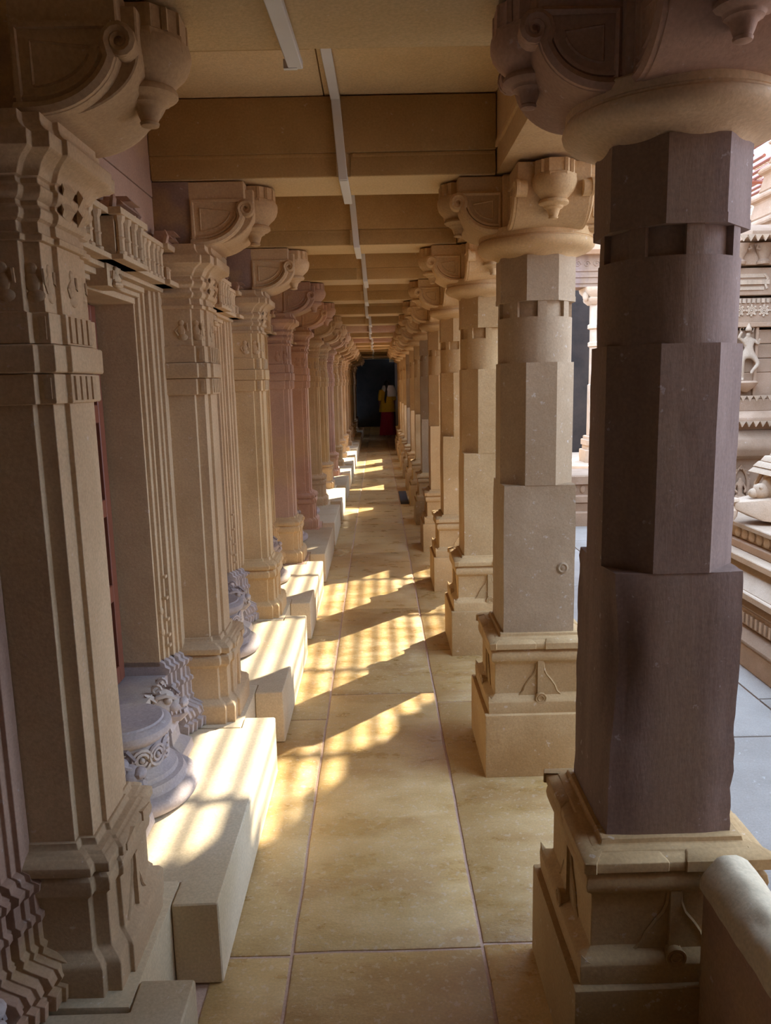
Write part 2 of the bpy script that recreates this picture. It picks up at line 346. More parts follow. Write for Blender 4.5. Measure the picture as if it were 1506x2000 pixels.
# ------------------------------------------------------------------ free-standing pillar
SW = 0.1363
ANG = sorted(set([round(i*5.625, 3) for i in range(64)] + [round((22.5+45*k+d) % 360, 3) for k in range(8) for d in (-15.6, -15.0, 15.0, 15.6)]))
def shaft_mesh(mat, dz, amp, erode):
    def r_of(kind, th):
        if kind == 's':
            return SW/max(abs(cos(th)), abs(sin(th)))
        if kind == 'o':
            a = (th+pi/8) % (pi/4) - pi/8
            return SW/cos(a)
        return SW
    secs = [(0.545, 1.115, 's'), (1.115, 1.5627, 'o'), (1.5627, 1.724, 'c'), (1.724, 1.779, 'b'), (1.779, 1.797, 'o1'), (1.797, 1.936, 'o')]
    rings = []
    for z0, z1, kd in secs:
        n = max(1, int((z1-z0)/dz)) if kd in 'soc' else 1
        for i in range(n+1):
            z = z0+(z1-z0)*i/n; ring = []
            for ad in ANG:
                th = radians(ad)
                if kd == 'b':
                    d = abs((ad-22.5) % 45); d = min(d, 45-d)
                    r = SW*0.995 - (0.013 if d < 15.3 else 0)
                elif kd == 'o1': r = r_of('o', th)*1.012
                elif kd == 'c': r = SW*1.0
                else: r = r_of(kd, th)
                x, y = r*cos(th), r*sin(th)
                zz = z
                if amp:
                    nv = noise.noise(Vector((x*9, y*9, z*7)))*0.6 + noise.noise(Vector((x*30, y*30, z*22)))*0.4
                    corner = min(1, max(0, (math.hypot(x, y)/SW-1.12)*4)) if kd == 's' else 0
                    k = 1 - amp*(0.5*abs(nv)+0.3*nv) - amp*corner*(0.5+1.2*abs(noise.noise(Vector((x*3, y*3, z*14)))))
                    if erode and kd == 's':
                        # the bite out of the near inner corner and the nibbled outer corner
                        c1 = math.exp(-(((x+SW)/0.055)**2+((y+SW)/0.055)**2))*math.exp(-((z-0.93)/0.14)**2)
                        c2 = math.exp(-(((x-SW)/0.05)**2+((y+SW)/0.05)**2))*(0.35+0.65*abs(noise.noise(Vector((1, 2, z*16)))))
                        k -= 0.16*c1 + 0.05*c2
                    x *= k; y *= k
                if kd == 's' and i == n: # rounded shoulder
                    x *= 0.985; y *= 0.985
                ring.append((x, y, zz))
            rings.append(ring)
    b = MB(); b.loft(rings)
    return b.mesh('shaft', mat, smooth=24)

def sq(a, z): return [(-a, -a, z), (a, -a, z), (a, a, z), (-a, a, z)]
def pedestal_mesh(mat, wob=0.0015):
    b = MB()
    prof = [(.199, .245), (.201, .296), (.193, .306), (.176, .316), (.172, .322), (.172, .440), (.178, .447), (.1865, .455), (.189, .470), (.1865, .486),
            (.178, .493), (.174, .497), (.186, .500), (.191, .503), (.191, .523), (.176, .531), (.170, .532), (.168, .537), (.150, .539), (.147, .551)]
    rings = []
    for a, z in prof:
        ring = []
        for (x0, y0), (x1, y1) in (((-1,-1),(1,-1)), ((1,-1),(1,1)), ((1,1),(-1,1)), ((-1,1),(-1,-1))):
            for i in range(10):
                t = i/10; ring.append(((x0+(x1-x0)*t)*a, (y0+(y1-y0)*t)*a, z))
        rings.append(ring)
    b.loft(rings)
    # leaf slabs: half of each side lies a little prouder
    for q in range(4):
        ca, sa = cos(q*pi/2), sin(q*pi/2)
        L = MB()
        L.loft([[(0.014, -0.195, z1), (0.194, -0.195, z1), (0.200, -0.170, z1+0.001), (0.014, -0.150, z1)] if i < 2 else [(0.022, -0.178, 0.536), (0.176, -0.178, 0.536), (0.170, -0.150, 0.538), (0.022, -0.150, 0.538)] for i, z1 in enumerate((.5015, .527, .536))])
        L.loft([[(-0.192, -0.193, z1), (-0.020, -0.193, z1), (-0.020, -0.150, z1), (-0.170, -0.150, z1)] if i < 2 else [(-0.174, -0.175, 0.533), (-0.034, -0.175, 0.533), (-0.034, -0.150, 0.538), (-0.170, -0.150, 0.538)] for i, z1 in enumerate((.502, .524, .533))])
        L.xf(lambda x, y, z: (x*ca-y*sa, x*sa+y*ca, z)); b.add(L.v, L.f)
    return b.mesh('pedestal', mat, bevel=0.0018, seg=1, wob=wob, wscale=14)
def pedestal_ornament(mat):
    b = MB()
    for q in range(4):
        ca, sa = cos(q*pi/2), sin(q*pi/2); L = MB(); y = -0.1725
        L.prism([(-0.011, 0.305), (0.011, 0.305), (0.011, 0.452), (-0.011, 0.452)], lambda u, z, d: (u, d, z), y-0.012, y+0.004)
        for sg in (-1, 1):
            og = [(0.011, 0.448), (0.014, 0.420), (0.022, 0.398), (0.040, 0.376), (0.056, 0.352), (0.064, 0.330), (0.080, 0.314), (0.094, 0.306)]
            L.tube([(sg*u, y-0.002, z) for u, z in og], 0.0045, 5)
            L.prism([(sg*0.011, 0.305)] + [(sg*u, z) for u, z in og[::-1]], lambda u, z, d: (u, d, z), y-0.0045, y+0.003)
        L.prism([(0.019*cos(t*pi/8), 0.309+0.019*sin(t*pi/8)) for t in range(16)], lambda u, z, d: (u, d, z), -0.199, -0.165)
        for rr in (0.019, 0.011): L.tube([(rr*cos(t*pi/10), -0.199, 0.309+rr*sin(t*pi/10)) for t in range(21)], 0.003, 5)
        # pointed leaf tip on the corner of the lowest course
        L.loft([[(-.2, -.2, .294), (-.165, -.2, .294), (-.175, -.175, .30), (-.2, -.165, .294)], [(-.199, -.199, .308), (-.185, -.196, .304), (-.188, -.188, .306), (-.196, -.185, .304)], [(-.199, -.199, .322), (-.196, -.198, .318), (-.196, -.196, .318), (-.198, -.196, .318)]])
        L.xf(lambda x, yy, z: (x*ca-yy*sa, x*sa+yy*ca, z)); b.add(L.v, L.f)
    return b.mesh('pedestal_ornament', mat)

def make_pillar(name, label, loc, mats, shaft_me, group):
    t = thing(name, label, 'pillar', loc, 0, group)
    b = MB(); p = 0.2158; b.box(-p, p, -p, p, 0.0, 0.249); b.obj('plinth', mats['plinth'], t, bevel=0.006, wob=0.004, wscale=7)
    pd = link('pedestal', pedestal_mesh(mats['pedestal']), t); link('ornament', pedestal_ornament(mats['pedestal']), pd)
    link('shaft', shaft_me, t)
    b = MB(); b.lathe([(0.132, 1.928), (0.139, 1.934), (0.146, 1.941), (0.160, 1.948), (0.182, 1.954), (0.200, 1.962), (0.2105, 1.972), (0.2135, 1.982), (0.211, 1.991), (0.2045, 1.996), (0.2045, 1.999), (0.207, 2.000), (0.207, 2.026), (0.203, 2.030), (0.12, 2.031)], 56)
    b.obj('ring_capital', mats['ring'], t, wob=0.002, wscale=6, smooth=33)
    b = MB(); b.box(-0.143, 0.143, -0.143, 0.143, 2.02, BEAM_Z-0.003); b.obj('bracket_block', mats['bracket'], t, bevel=0.004)
    for q in range(4):
        a = add_bracket(t, BR_R, (0.14*cos(q*pi/2), 0.14*sin(q*pi/2), 0), q*pi/2)
    return t
G_P = 'free-standing pillars along the courtyard'
pil2 = make_pillar('pillar', 'pale free-standing pillar standing second in the courtyard row, golden square shaft with one round boss', (XR, Yk(2), 0),
                   dict(plinth='pillar', pedestal='pillar', ring='gold', bracket='gold'), shaft_mesh('pillarpale', 0.07, 0.02, False), G_P)
b = MB(); b.lathe([(0.022, 0), (0.022, 0.003), (0.016, 0.006), (0.010, 0.003), (0.004, 0.005)], 14)
b.xf(lambda x, y, z: (0.088+x, -SW-z+0.001, 0.80+y)); b.obj('boss', 'pillarpale', pil2)
ORD = ['zeroth', 'first', 'second', 'third', 'fourth', 'fifth', 'sixth', 'seventh', 'eighth', 'ninth', 'tenth', 'eleventh', 'twelfth', 'thirteenth', 'fourteenth', 'fifteenth', 'sixteenth', 'seventeenth', 'eighteenth', 'nineteenth', 'twentieth']
pil1 = make_pillar('pillar', 'dark umber weathered pillar with an eroded square shaft beside the sloping parapet', (XR, Yk(1), 0),
                   dict(plinth='gold', pedestal='gold', ring='tan', bracket='mauve'), shaft_mesh('dark', 0.02, 0.035, True), G_P)
for k in range(3, K_LAST+1):
    c = copy_tree(pil2); c.location = (XR, Yk(k), 0)
    for ch in list(c.children):
        if ch.name.startswith('boss'): bpy.data.objects.remove(ch)
    c['label'] = f'golden free-standing pillar, {ORD[k-1]} in the courtyard row after the dark umber pillar'
    restone(c, {'shaft': 'pillarpale' if k in (6, 9) else 'pillar'})
restone(pil1, {'bracket_arm': 'mauve', 'scroll_border': 'mauve', 'lotus_block': 'mauve', 'pendant': 'mauve', 'plinth': 'pillar', 'pedestal': 'pillar', 'ornament': 'pillar'})

# ------------------------------------------------------------------ engaged pilaster of the inner wall
STEPS = [(-0.663, 0.127), (-0.631, 0.108), (-0.620, 0.055)]
def pil_ring(d, z, back=-0.80):
    R = [(back, -(STEPS[0][1]+d))]
    for i, (x, h) in enumerate(STEPS):
        R.append((x+d, -(h+d)))
        if i+1 < len(STEPS): R.append((x+d, -(STEPS[i+1][1]+d)))
    R = R + [(x, -y) for x, y in R[::-1]]
    return [(x, y, z) for x, y in R]
def pil_loft(prof, name, mat, parent, **k):
    b = MB(); b.loft([pil_ring(d, z) for d, z in prof]); return b.obj(name, mat, parent, **k)
def make_pilaster(label, y):
    t = thing('pilaster', label, 'pilaster', (0, y, 0), 0, 'stepped pilasters of the inner wall')
    b = MB(); b.box(-0.80, -0.548, -0.205, 0.205, 0, 0.226); b.obj('plinth', 'bench', t, bevel=0.006, wob=0.003)
    pd = pil_loft([(.054, .222), (.056, .292), (.049, .304), (.034, .314), (.029, .320), (.029, .440), (.034, .447), (.041, .455), (.043, .470), (.041, .486), (.034, .493),
              (.031, .497), (.042, .500), (.047, .503), (.047, .523), (.036, .531), (.030, .533), (.025, .538), (.010, .541), (.006, .556)], 'pedestal', 'tan', t, bevel=0.0015, seg=1, wob=0.0015, wscale=14)
    # leaf ornament on the front of the pedestal
    b = MB(); x = -0.620+0.029
    b.prism([(-0.008, 0.318), (0.008, 0.318), (0.008, 0.446), (-0.008, 0.446)], lambda u, z, d: (d, u, z), x-0.002, x+0.010)
    for sg in (-1, 1):
        b.tube([(x+0.001, sg*u, z) for u, z in ((0.009, 0.44), (0.012, 0.41), (0.022, 0.385), (0.036, 0.36), (0.046, 0.335), (0.062, 0.316))], 0.004, 5)
        b.prism([(sg*0.03, 0.504), (sg*0.085, 0.504), (sg*0.085, 0.520), (sg*0.03, 0.528)], lambda u, z, d: (d, u, z), x+0.012, x+0.022)
    b.obj('ornament', 'tan', pd)
    pil_loft([(0, .55), (0, 1.474), (.010, 1.474), (.012, 1.478), (.012, 1.531), (.004, 1.533), (.018, 1.534), (.020, 1.538), (.020, 1.583), (.018, 1.587), (.004, 1.588),
              (.012, 1.589), (.012, 1.646), (.003, 1.648), (.003, 1.778)], 'shaft', 'tan', t, bevel=0.001, seg=1)
    # ribbed faces of the two outer bands and small relief panels above
    b = MB()
    for z0, z1 in ((1.480, 1.528), (1.592, 1.643)):
        for yy in (-0.045, -0.015, 0.015, 0.045): b.box(-0.610, -0.6035, yy-0.010, yy+0.010, z0, z1)
        for sg in (-1, 1):
            for xx in (-0.640,): b.box(xx, xx+0.014, sg*0.1195-0.003, sg*0.1195+0.003, z0+0.004, z1-0.004)
    stuff(b.obj('ribbed_band', 'tan', t))
    b = MB()
    for (cxx, cyy, ax) in ((-0.617, 0.0, 0), (-0.628, -0.082, 0), (-0.628, 0.082, 0), (-0.647, -0.111, 1), (-0.695, -0.130, 1)):
        L = MB(); L.ball((0, 0, 0.055), (0.011, 0.007, 0.012)); L.ball((0, 0, 0.03), (0.014, 0.008, 0.02)); L.ball((0.004, 0, 0.006), (0.018, 0.008, 0.012))
        L.tube([(0.010, 0, 0.04), (0.022, -0.003, 0.03), (0.020, -0.003, 0.055)], 0.004, 5); L.tube([(-0.010, 0, 0.04), (-0.022, -0.003, 0.028), (-0.012, -0.004, 0.012)], 0.004, 5)
        if ax == 0: L.xf(lambda x, y_, z: (cxx-y_*0.6, cyy+x, 1.672+z))
        else: L.xf(lambda x, y_, z: (cxx+x, cyy+y_*0.6, 1.672+z))
        b.add(L.v, L.f)
    stuff(b.obj('carved_relief', 'tan', t))
    pil_loft([(.002, 1.776), (.012, 1.777), (.014, 1.788), (.004, 1.793), (.003, 1.812), (.012, 1.816), (.017, 1.824), (.017, 1.832), (.009, 1.840), (.008, 1.848), (.017, 1.853),
              (.022, 1.862), (.023, 1.870), (.015, 1.877), (.014, 1.886), (.020, 1.889), (.024, 1.896), (.031, 1.907), (.043, 1.916), (.056, 1.922), (.062, 1.926), (.063, 1.952), (.054, 1.957),
              (.044, 1.968), (.040, 1.978), (.040, 1.992)], 'capital', 'tan', t, bevel=0.001, seg=1, wob=0.001)
    b = MB()
    for zz, d in ((1.845, 0.018), (1.882, 0.022)):
        for sg in (-1, 1):
            b.loft([[(-0.62+d, sg*0.02, zz-0.02), (-0.62+d+0.012, sg*0.02, zz), (-0.62+d, sg*0.02, zz+0.02)], [(-0.62+d, sg*0.055, zz-0.012), (-0.62+d+0.004, sg*0.055, zz), (-0.62+d, sg*0.055, zz+0.012)]])
    stuff(b.obj('capital_leaf', 'tan', t))
    b = MB(); b.box(-0.785, -0.638, -0.133, 0.133, 1.988, BEAM_Z-0.003); b.obj('bracket_block', 'stained', t, bevel=0.004)
    add_bracket(t, BR_L, (-0.640, 0, 0), 0)
    return t
pla = make_pilaster('brown stepped pilaster with a pale front face, standing first beside the low stone step', Yk(1)+0.012)
tintL = {2: {}, 3: {'shaft': 'gold', 'pedestal': 'gold', 'ornament': 'gold'}, 4: {'*': 'mauve', 'pedestal': 'gold', 'ornament': 'gold'}, 5: {'*': 'rose'}, 6: {'shaft': 'gold'}, 7: {'shaft': 'gold'}, 8: {'*': 'rose'}, 9: {'*': 'gold'}}
for k in range(2, 18):
    c = copy_tree(pla); c.location = (0, Yk(k)+0.006, 0)
    c['label'] = f'{"mauve" if k == 4 else "rose" if k in (5, 8) else "golden brown"} stepped pilaster, {ORD[k]} along the inner wall from the low stone step'
    if k in tintL and tintL[k]: restone(c, tintL[k])

# ------------------------------------------------------------------ carved doorway between pilasters
JST = [(-0.812, .385), (-0.812, .398), (-0.818, .398), (-0.818, .410), (-0.803, .410), (-0.803, .430), (-0.792, .430), (-0.792, .447), (-0.800, .447), (-0.800, .457), (-0.780, .457), (-0.780, .482), (-0.770, .482), (-0.770, .500), (-0.758, .500), (-0.758, .545)]
def jamb_ring(z, d=0.0, sg=1, dy=0.0):
    R = [(-0.96, .385)] + [(x+d, yv-dy) for x, yv in JST] + [(-0.96, .545)]
    return [(x, sg*yv, z) for x, yv in R]
def make_doorway(label, y):
    t = thing('doorway', label, 'doorway', (0, y, 0), 0, 'carved shrine doorways of the inner wall')
    for sg in (1, -1):
        b = MB(); b.loft([jamb_ring(.50, 0, sg), jamb_ring(1.862, 0, sg)]); j = b.obj('jamb', 'tan', t, bevel=0.0012, seg=1)
        b = MB(); b.loft([jamb_ring(z, d, sg, 0) for d, z in ((.085, .228), (.088, .262), (.070, .268), (.082, .284), (.074, .306), (.040, .322), (.026, .330), (.030, .345), (.022, .352), (.022, .400), (.030, .405), (.030, .418),
            (.020, .424), (.020, .466), (.032, .474), (.034, .490), (.018, .498), (.016, .512), (.002, .520))]); b.obj('jamb_base', 'carve', j, bevel=0.0012, seg=1)
        b = MB()
        for z in (0.62, 0.70): b.ball((-0.806, sg*0.42, z), (0.010, 0.012, 0.016))
        for z in (.56, .60, .66, .74, .82): b.box(-0.80, -0.783, sg*0.44-0.012, sg*0.44+0.012, z, z+0.010)
        stuff(b.obj('jamb_bead', 'tan', j))
        b = MB(); b.loft([jamb_ring(1.858, .03, sg), jamb_ring(1.868, .04, sg), jamb_ring(1.872, .03, sg)]); b.obj('jamb_cap', 'tan', j)
    ln = MB()
    for x1, z0, z1 in ((-0.806, 1.780, 1.800), (-0.790, 1.800, 1.815), (-0.772, 1.815, 1.832), (-0.748, 1.832, 1.846), (-0.708, 1.846, 1.860), (-0.742, 1.860, 1.962), (-0.706, 1.962, 1.978), (-0.735, 1.978, 1.992)):
        h = .385 if z1 < 1.84 else .535
        ln.box(-0.96, x1, -h, h, z0, z1)
    ln.box(-0.75, -0.676, -0.115, 0.115, 1.846, 1.860); ln.box(-0.75, -0.700, -0.10, 0.10, 1.860, 1.962); ln.box(-0.75, -0.672, -0.12, 0.12, 1.962, 1.980)
    for s2 in (-1, 1): ln.box(-0.75, -0.690, s2*0.47-0.06, s2*0.47+0.06, 1.846, 1.862); ln.box(-0.75, -0.690, s2*0.47-0.06, s2*0.47+0.06, 1.960, 1.980)
    l_ = ln.obj('lintel', 'tan', t, bevel=0.0012, seg=1)
    cm = MB(); cm.lathe([(.016, 1.859), (.016, 1.868), (.011, 1.872), (.011, 1.900), (.014, 1.904), (.011, 1.908), (.011, 1.944), (.016, 1.952), (.017, 1.963)], 8)
    cme = cm.mesh('colonnette', 'tan')
    for yy in (-0.42, -0.372, -0.33, -0.275, -0.23, -0.17, 0.17, 0.23, 0.275, 0.33, 0.372, 0.42, -0.51, 0.51): link('colonnette', cme, l_, (-0.724, yy, 0))
    for yy in (-0.085, -0.03, 0.03, 0.085): link('colonnette', cme, l_, (-0.690, yy, 0))
    b = MB()
    for yy, w in ((0, 0.10), (-0.47, 0.055), (0.47, 0.055)):
        for i in range(3):
            ww = w*(1-0.3*i); b.loft([[(-0.745, yy-ww, 1.98+i*.015), (-0.690+i*.012, yy-ww, 1.98+i*.015), (-0.690+i*.012, yy+ww, 1.98+i*.015), (-0.745, yy+ww, 1.98+i*.015)],
                                      [(-0.745, yy-ww*0.8, 1.996+i*.015), (-0.705+i*.012, yy-ww*0.8, 1.996+i*.015), (-0.705+i*.012, yy+ww*0.8, 1.996+i*.015), (-0.745, yy+ww*0.8, 1.996+i*.015)]])
        for s2 in (-1, 1): b.tube([(-0.700, yy+s2*w, 1.982), (-0.692, yy+s2*w*1.15, 2.0), (-0.700, yy+s2*w*0.9, 2.022)], [0.010, 0.009, 0.003], 5)
    stuff(b.obj('cresting', 'mauve', l_))
    b = MB(); b.box(-0.80, -0.742, -0.06, 0.06, 1.785, 1.846)
    b.ball((-0.738, 0, 1.832), (.010, .012, .013)); b.ball((-0.738, 0, 1.808), (.012, .022, .018)); b.ball((-0.735, 0, 1.793), (.014, .030, .010))
    for s2 in (-1, 1): b.tube([(-0.738, s2*.016, 1.818), (-0.734, s2*.034, 1.808), (-0.734, s2*.030, 1.828)], .005, 5)
    b.obj('seated_relief', 'tan', l_)
    return t
dw = make_doorway('carved doorway between the first and second pilasters with its wooden door showing', Yk(1)+S/2)
def make_threshold(label, y):
    t = thing('threshold', label, 'threshold', (0, y, 0), 0, 'lion-headed thresholds of the shrine doorways')
    b = MB(); b.box(-0.985, -0.800, -0.384, 0.384, .228, .452); b.box(-0.96, -0.792, -0.384, 0.384, .436, .470); b.obj('sill_block', 'carve', t, bevel=0.003)
    b = MB(); b.lathe([(.185, .228), (.205, .236), (.212, .252), (.208, .270), (.195, .280), (.178, .283), (.172, .296), (.166, .308), (.150, .312), (.146, .326), (.128, .336), (.118, .345), (.114, .420), (.122, .428),
                       (.134, .436), (.140, .450), (.138, .464), (.126, .474), (.116, .476), (.112, .482)], 48, -0.815, 0)
    b.obj('half_drum', 'carve', t, smooth=40)
    b = MB()
    for a in (-78, -52, -26, 0, 26, 52, 78):
        A = radians(a)
        for rr, dz in ((0.030, 0), (0.017, 0.002)):
            b.tube([(-0.815+(0.120)*cos(A+rr/0.118*cos(q*pi/6)), (0.120)*sin(A+rr/0.118*cos(q*pi/6)), .383+dz+rr*1.05*sin(q*pi/6)) for q in range(0, 12)], 0.0065, 5)
        b.ball((-0.815+.121*cos(A), .121*sin(A), .383), 0.009)
    stuff(b.obj('scroll_band', 'carve', t))
    for sg in (-1, 1):
        h = MB()
        h.ball((0.0, 0, 0.0), (.052, .050, .046)); h.ball((.040, 0, -.004), (.036, .034, .028))
        h.ball((.070, 0, .004), (.018, .022, .015)); h.tube([(.020, 0, -.030), (.058, 0, -.036), (.082, 0, -.024)], [.030, .022, .010], 8)
        for s2 in (-1, 1):
            h.ball((.034, s2*.030, .022), (.013, .011, .013))
            h.tube([(.056, s2*.020, .024), (.030, s2*.036, .040), (.004, s2*.044, .036), (-.010, s2*.046, .016)], [.005, .008, .008, .006], 5)
            h.tube([(.0+.014*cos(q*0.7), s2*.028+0.0, .056+.014*sin(q*0.7)) for q in range(9)], .005, 5)
            h.loft([[(-.012, s2*.040, .020), (.006, s2*.052, .022), (-.004, s2*.046, .044)], [(-.030, s2*.060, .050), (-.026, s2*.062, .052), (-.028, s2*.060, .056)]])
            for q in range(4): h.tube([(.076-.012*q, s2*(.014+.005*q), -.012), (.078-.012*q, s2*(.015+.005*q), -.024)], .004, 4)
            h.tube([(-.02, s2*.045, -.02), (.01, s2*.058, -.03), (.0, s2*.05, -.052)], [.012, .010, .005], 5)
        h.loft([[(-.05, -.055, -.075), (.045, -.050, -.075), (.045, .050, -.075), (-.05, .055, -.075)], [(-.05, -.050, -.045), (.03, -.042, -.040), (.03, .042, -.040), (-.05, .050, -.045)]])
        h.xf(lambda x, y_, z: (-0.778+x*1.12, sg*0.245+y_*1.12, .420+z*1.12)); h.obj('lion_head', 'carve', t)
        p = MB(); p.loft([[(-0.80, sg*0.245-.075, .228), (-0.690, sg*0.245-.075, .228), (-0.690, sg*0.245+.075, .228), (-0.80, sg*0.245+.075, .228)], [(-0.80, sg*0.245-.07, .262), (-0.695, sg*0.245-.07, .262), (-0.695, sg*0.245+.07, .262), (-0.80, sg*0.245+.07, .262)],
                         [(-0.80, sg*0.245-.05, .285), (-0.73, sg*0.245-.05, .285), (-0.73, sg*0.245+.05, .285), (-0.80, sg*0.245+.05, .285)], [(-0.80, sg*0.245-.045, .345), (-0.735, sg*0.245-.045, .345), (-0.735, sg*0.245+.045, .345), (-0.80, sg*0.245+.045, .345)]])
        p.obj('lion_pedestal', 'carve', t, bevel=0.003)
    return t
th = make_threshold('grey carved threshold with two lion heads and round drum on the first full stone bench', Yk(1)+S/2)
def make_door(label, y):
    t = thing('wooden_door', label, 'door', (-0.945, y, 0.47), 0, 'wooden shrine doors')
    for sg in (-1, 1):
        leaf = MB(); w = 0.362
        y0, y1 = (0.002, w) if sg > 0 else (-w, -0.002)
        leaf.box(-0.03, -0.008, y0, y1, 0.004, 1.305)
        lf = leaf.obj('door_leaf', 'wooddark', t)
        fr = MB()
        for a, b_ in ((y0, y0+0.045), (y1-0.045, y1)): fr.box(-0.010, 0.012, a, b_, 0.004, 1.305)
        for z in (0.004, 0.30, 0.60, 0.92, 1.245): fr.box(-0.010, 0.0118, y0+0.045, y1-0.045, z, z+0.06)
        fr.obj('door_rail', 'wood', lf, bevel=0.003, seg=1)
    return t
dr = make_door('red brown panelled wooden door set in the doorway behind the first pilaster', Yk(1)+S/2)
def make_bench(label, y):
    b = MB(); a0, a1 = 0.119, 1.2026
    pts = [(-0.4265, a0), (-0.4265, a1), (-0.546, a1), (-0.546, S-0.207), (-0.80, S-0.207), (-0.80, 0.207), (-0.546, 0.207), (-0.546, a0)]
    b.loft([[(x, yy, z) for x, yy in pts] for z in (0.0, 0.11, 0.226)])
    o = b.obj('stone_bench', 'bench', None, (0, y, 0), bevel=0.009, seg=3, wob=0.003, wscale=8)
    return tag(o, label, 'bench', 'stone benches along the inner wall')
bn = make_bench('pale stone bench with chipped near corner, below the visible wooden door', Yk(1))
for k in [0] + list(range(2, 17)):
    y = Yk(k)+S/2
    where = 'beside the camera side of the first pilaster' if k == 0 else f'just past the {ORD[k]} pilaster of the inner wall'
    for src, yy, txt in ((dw, y, f'tall carved stone doorway {where}'), (th, y, f'grey lion-head threshold stone {where}'), (dr, y, f'brown wooden door recessed {where}')):
        c = copy_tree(src); c.location.y = yy; c['label'] = txt
        if k == 0 and src is dw: restone(c, {'*': 'mauve'})
        if src is dw and k in (3, 4): restone(c, {'jamb': 'gold', 'jamb_base': 'gold'})
    c = copy_tree(bn); c.location.y = Yk(k)
    c['label'] = 'low pale stone step in front of the first pilaster, cut off by the frame' if k == 0 else f'pale stone bench block {where}'

# ------------------------------------------------------------------ beams
def make_beam(label, k):
    t = thing('cross_beam', label, 'beam', (0, Yk(k), 0), 0, 'cross beams under the ceiling')
    b = MB(); b.box(WALLX+0.001, 0.428, -0.128, 0.128, BEAM_Z, CEIL-0.001); b.obj('beam_core', 'ceil', t, bevel=0.004, wob=0.002)  # paler stone on the core paints floor bounce onto the soffit
    b = MB()
    for sg in (-1, 1):
        y0, y1 = (-0.142, -0.12) if sg < 0 else (0.12, 0.142)
        b.box(WALLX+0.001, 0.427, y0, y1, 2.284, CEIL-0.002)
    b.obj('upper_fascia', 'beam', t, bevel=0.006, wob=0.002)  # browner colour on the faces paints their shade against the soffit
    for x0, x1 in ((WALLX+0.001, -0.125), (-0.075, 0.427)):
        b = MB()
        for sg in (-1, 1):
            y0, y1 = (-0.136, -0.12) if sg < 0 else (0.12, 0.136)
            b.box(x0, x1, y0, y1, BEAM_Z+0.002, 2.283)
            b.box(x0+(0.0 if x0 < -0.2 else 0.006), x1, sg*0.131-0.007, sg*0.131+0.007, 2.270, 2.2835)
        b.obj('lower_moulding', 'beam', t, bevel=0.004, wob=0.003, wscale=16)
    return t
bm1 = make_beam('cross beam overhead spanning from the dark umber pillar to the first pilaster', 1)
bm1.location.y += 0.04
for k in range(2, 18):
    c = copy_tree(bm1); c.location.y = Yk(k); c['label'] = f'stepped sandstone cross beam, {ORD[k]} in line under the ceiling'
    if k in (8, 10): restone(c, {'*': 'rose'})
def make_long(label, k):
    t = thing('side_beam', label, 'beam', (0, Yk(k), 0), 0, 'side beams over the courtyard pillars')
    b = MB(); b.box(0.431, 0.758, 0.003, S-0.003, 2.212, 2.588); b.obj('beam_core', 'gold', t, bevel=0.004, wob=0.002)
    b = MB(); b.box(0.4285, 0.44, 0.146, S-0.146, 2.31, 2.47); b.box(0.422, 0.44, 0.146, S-0.146, 2.288, 2.31); b.box(0.75, 0.775, 0.004, S-0.004, 2.31, 2.49); b.obj('fascia', 'gold', t, bevel=0.004)
    return t
lb = make_long('side beam running from the dark umber pillar to the second pillar', 1)
for k in list(range(-3, 1)) + list(range(2, 20)):
    c = copy_tree(lb); c.location.y = Yk(k); c['label'] = f'sandstone side beam over the pillars, starting at the {ORD[k]} pillar' if k > 0 else f'sandstone side beam above and behind the viewer, {ORD[1-k]} span back'

# ------------------------------------------------------------------ white cable trunking under the ceiling
XT = {1: (-0.185, -0.162), 2: (-0.100, -0.100), 3: (-0.118, -0.085), 4: (-0.060, -0.05), 5: (-0.06, -0.05)}
for k in range(1, 15):
    t = thing('cable_trunking', f'white plastic cable trunking stepping along the ceiling and down the {ORD[k+1]} cross beam' if k != 1 else 'white plastic cable trunking on the ceiling before the second cross beam', 'cable trunking', (0, Yk(k), 0), 0, 'white cable trunking on the ceiling')
    w = 0.0155; hh = 0.016
    xa = -0.138 if k == 1 else -0.095-0.012*(k % 2)
    xb = -0.120 if k == 1 else -0.085-0.012*(k % 3)
    b = MB(); y0, y1 = 0.145, S-0.145
    b.loft([[(xa-w, y0, CEIL-0.003), (xa+w, y0, CEIL-0.003), (xa+w, y0, CEIL-hh-.003), (xa-w, y0, CEIL-hh-.003)], [(xb-w, y1, CEIL-0.003), (xb+w, y1, CEIL-0.003), (xb+w, y1, CEIL-hh-.003), (xb-w, y1, CEIL-hh-.003)]])
    b.obj('ceiling_run', 'trunk', t, bevel=0.002, seg=1)
    xc = xb+0.02
    b = MB(); b.loft([[(x-w*sg, y1-a, z) for sg, a in ((1, 0), (-1, 0), (-1, hh), (1, hh))] for x, z in ((xb, CEIL-0.003), (xc, BEAM_Z-hh))])
    b.obj('drop_run', 'trunk', t, bevel=0.002, seg=1)
    b = MB(); x2 = xc+0.004
    b.loft([[(x-w, y, BEAM_Z-0.001), (x+w, y, BEAM_Z-0.001), (x+w, y, BEAM_Z-hh), (x-w, y, BEAM_Z-hh)] for x, y in ((xc, y1-0.01), (x2, S+0.2))])
    b.obj('beam_run', 'trunk', t, bevel=0.002, seg=1)
t = thing('cable_trunking', 'white plastic cable trunking strip under the overhead cross beam, topmost of the white strips', 'cable trunking', (0, Yk(1), 0), 0, 'white cable trunking on the ceiling')
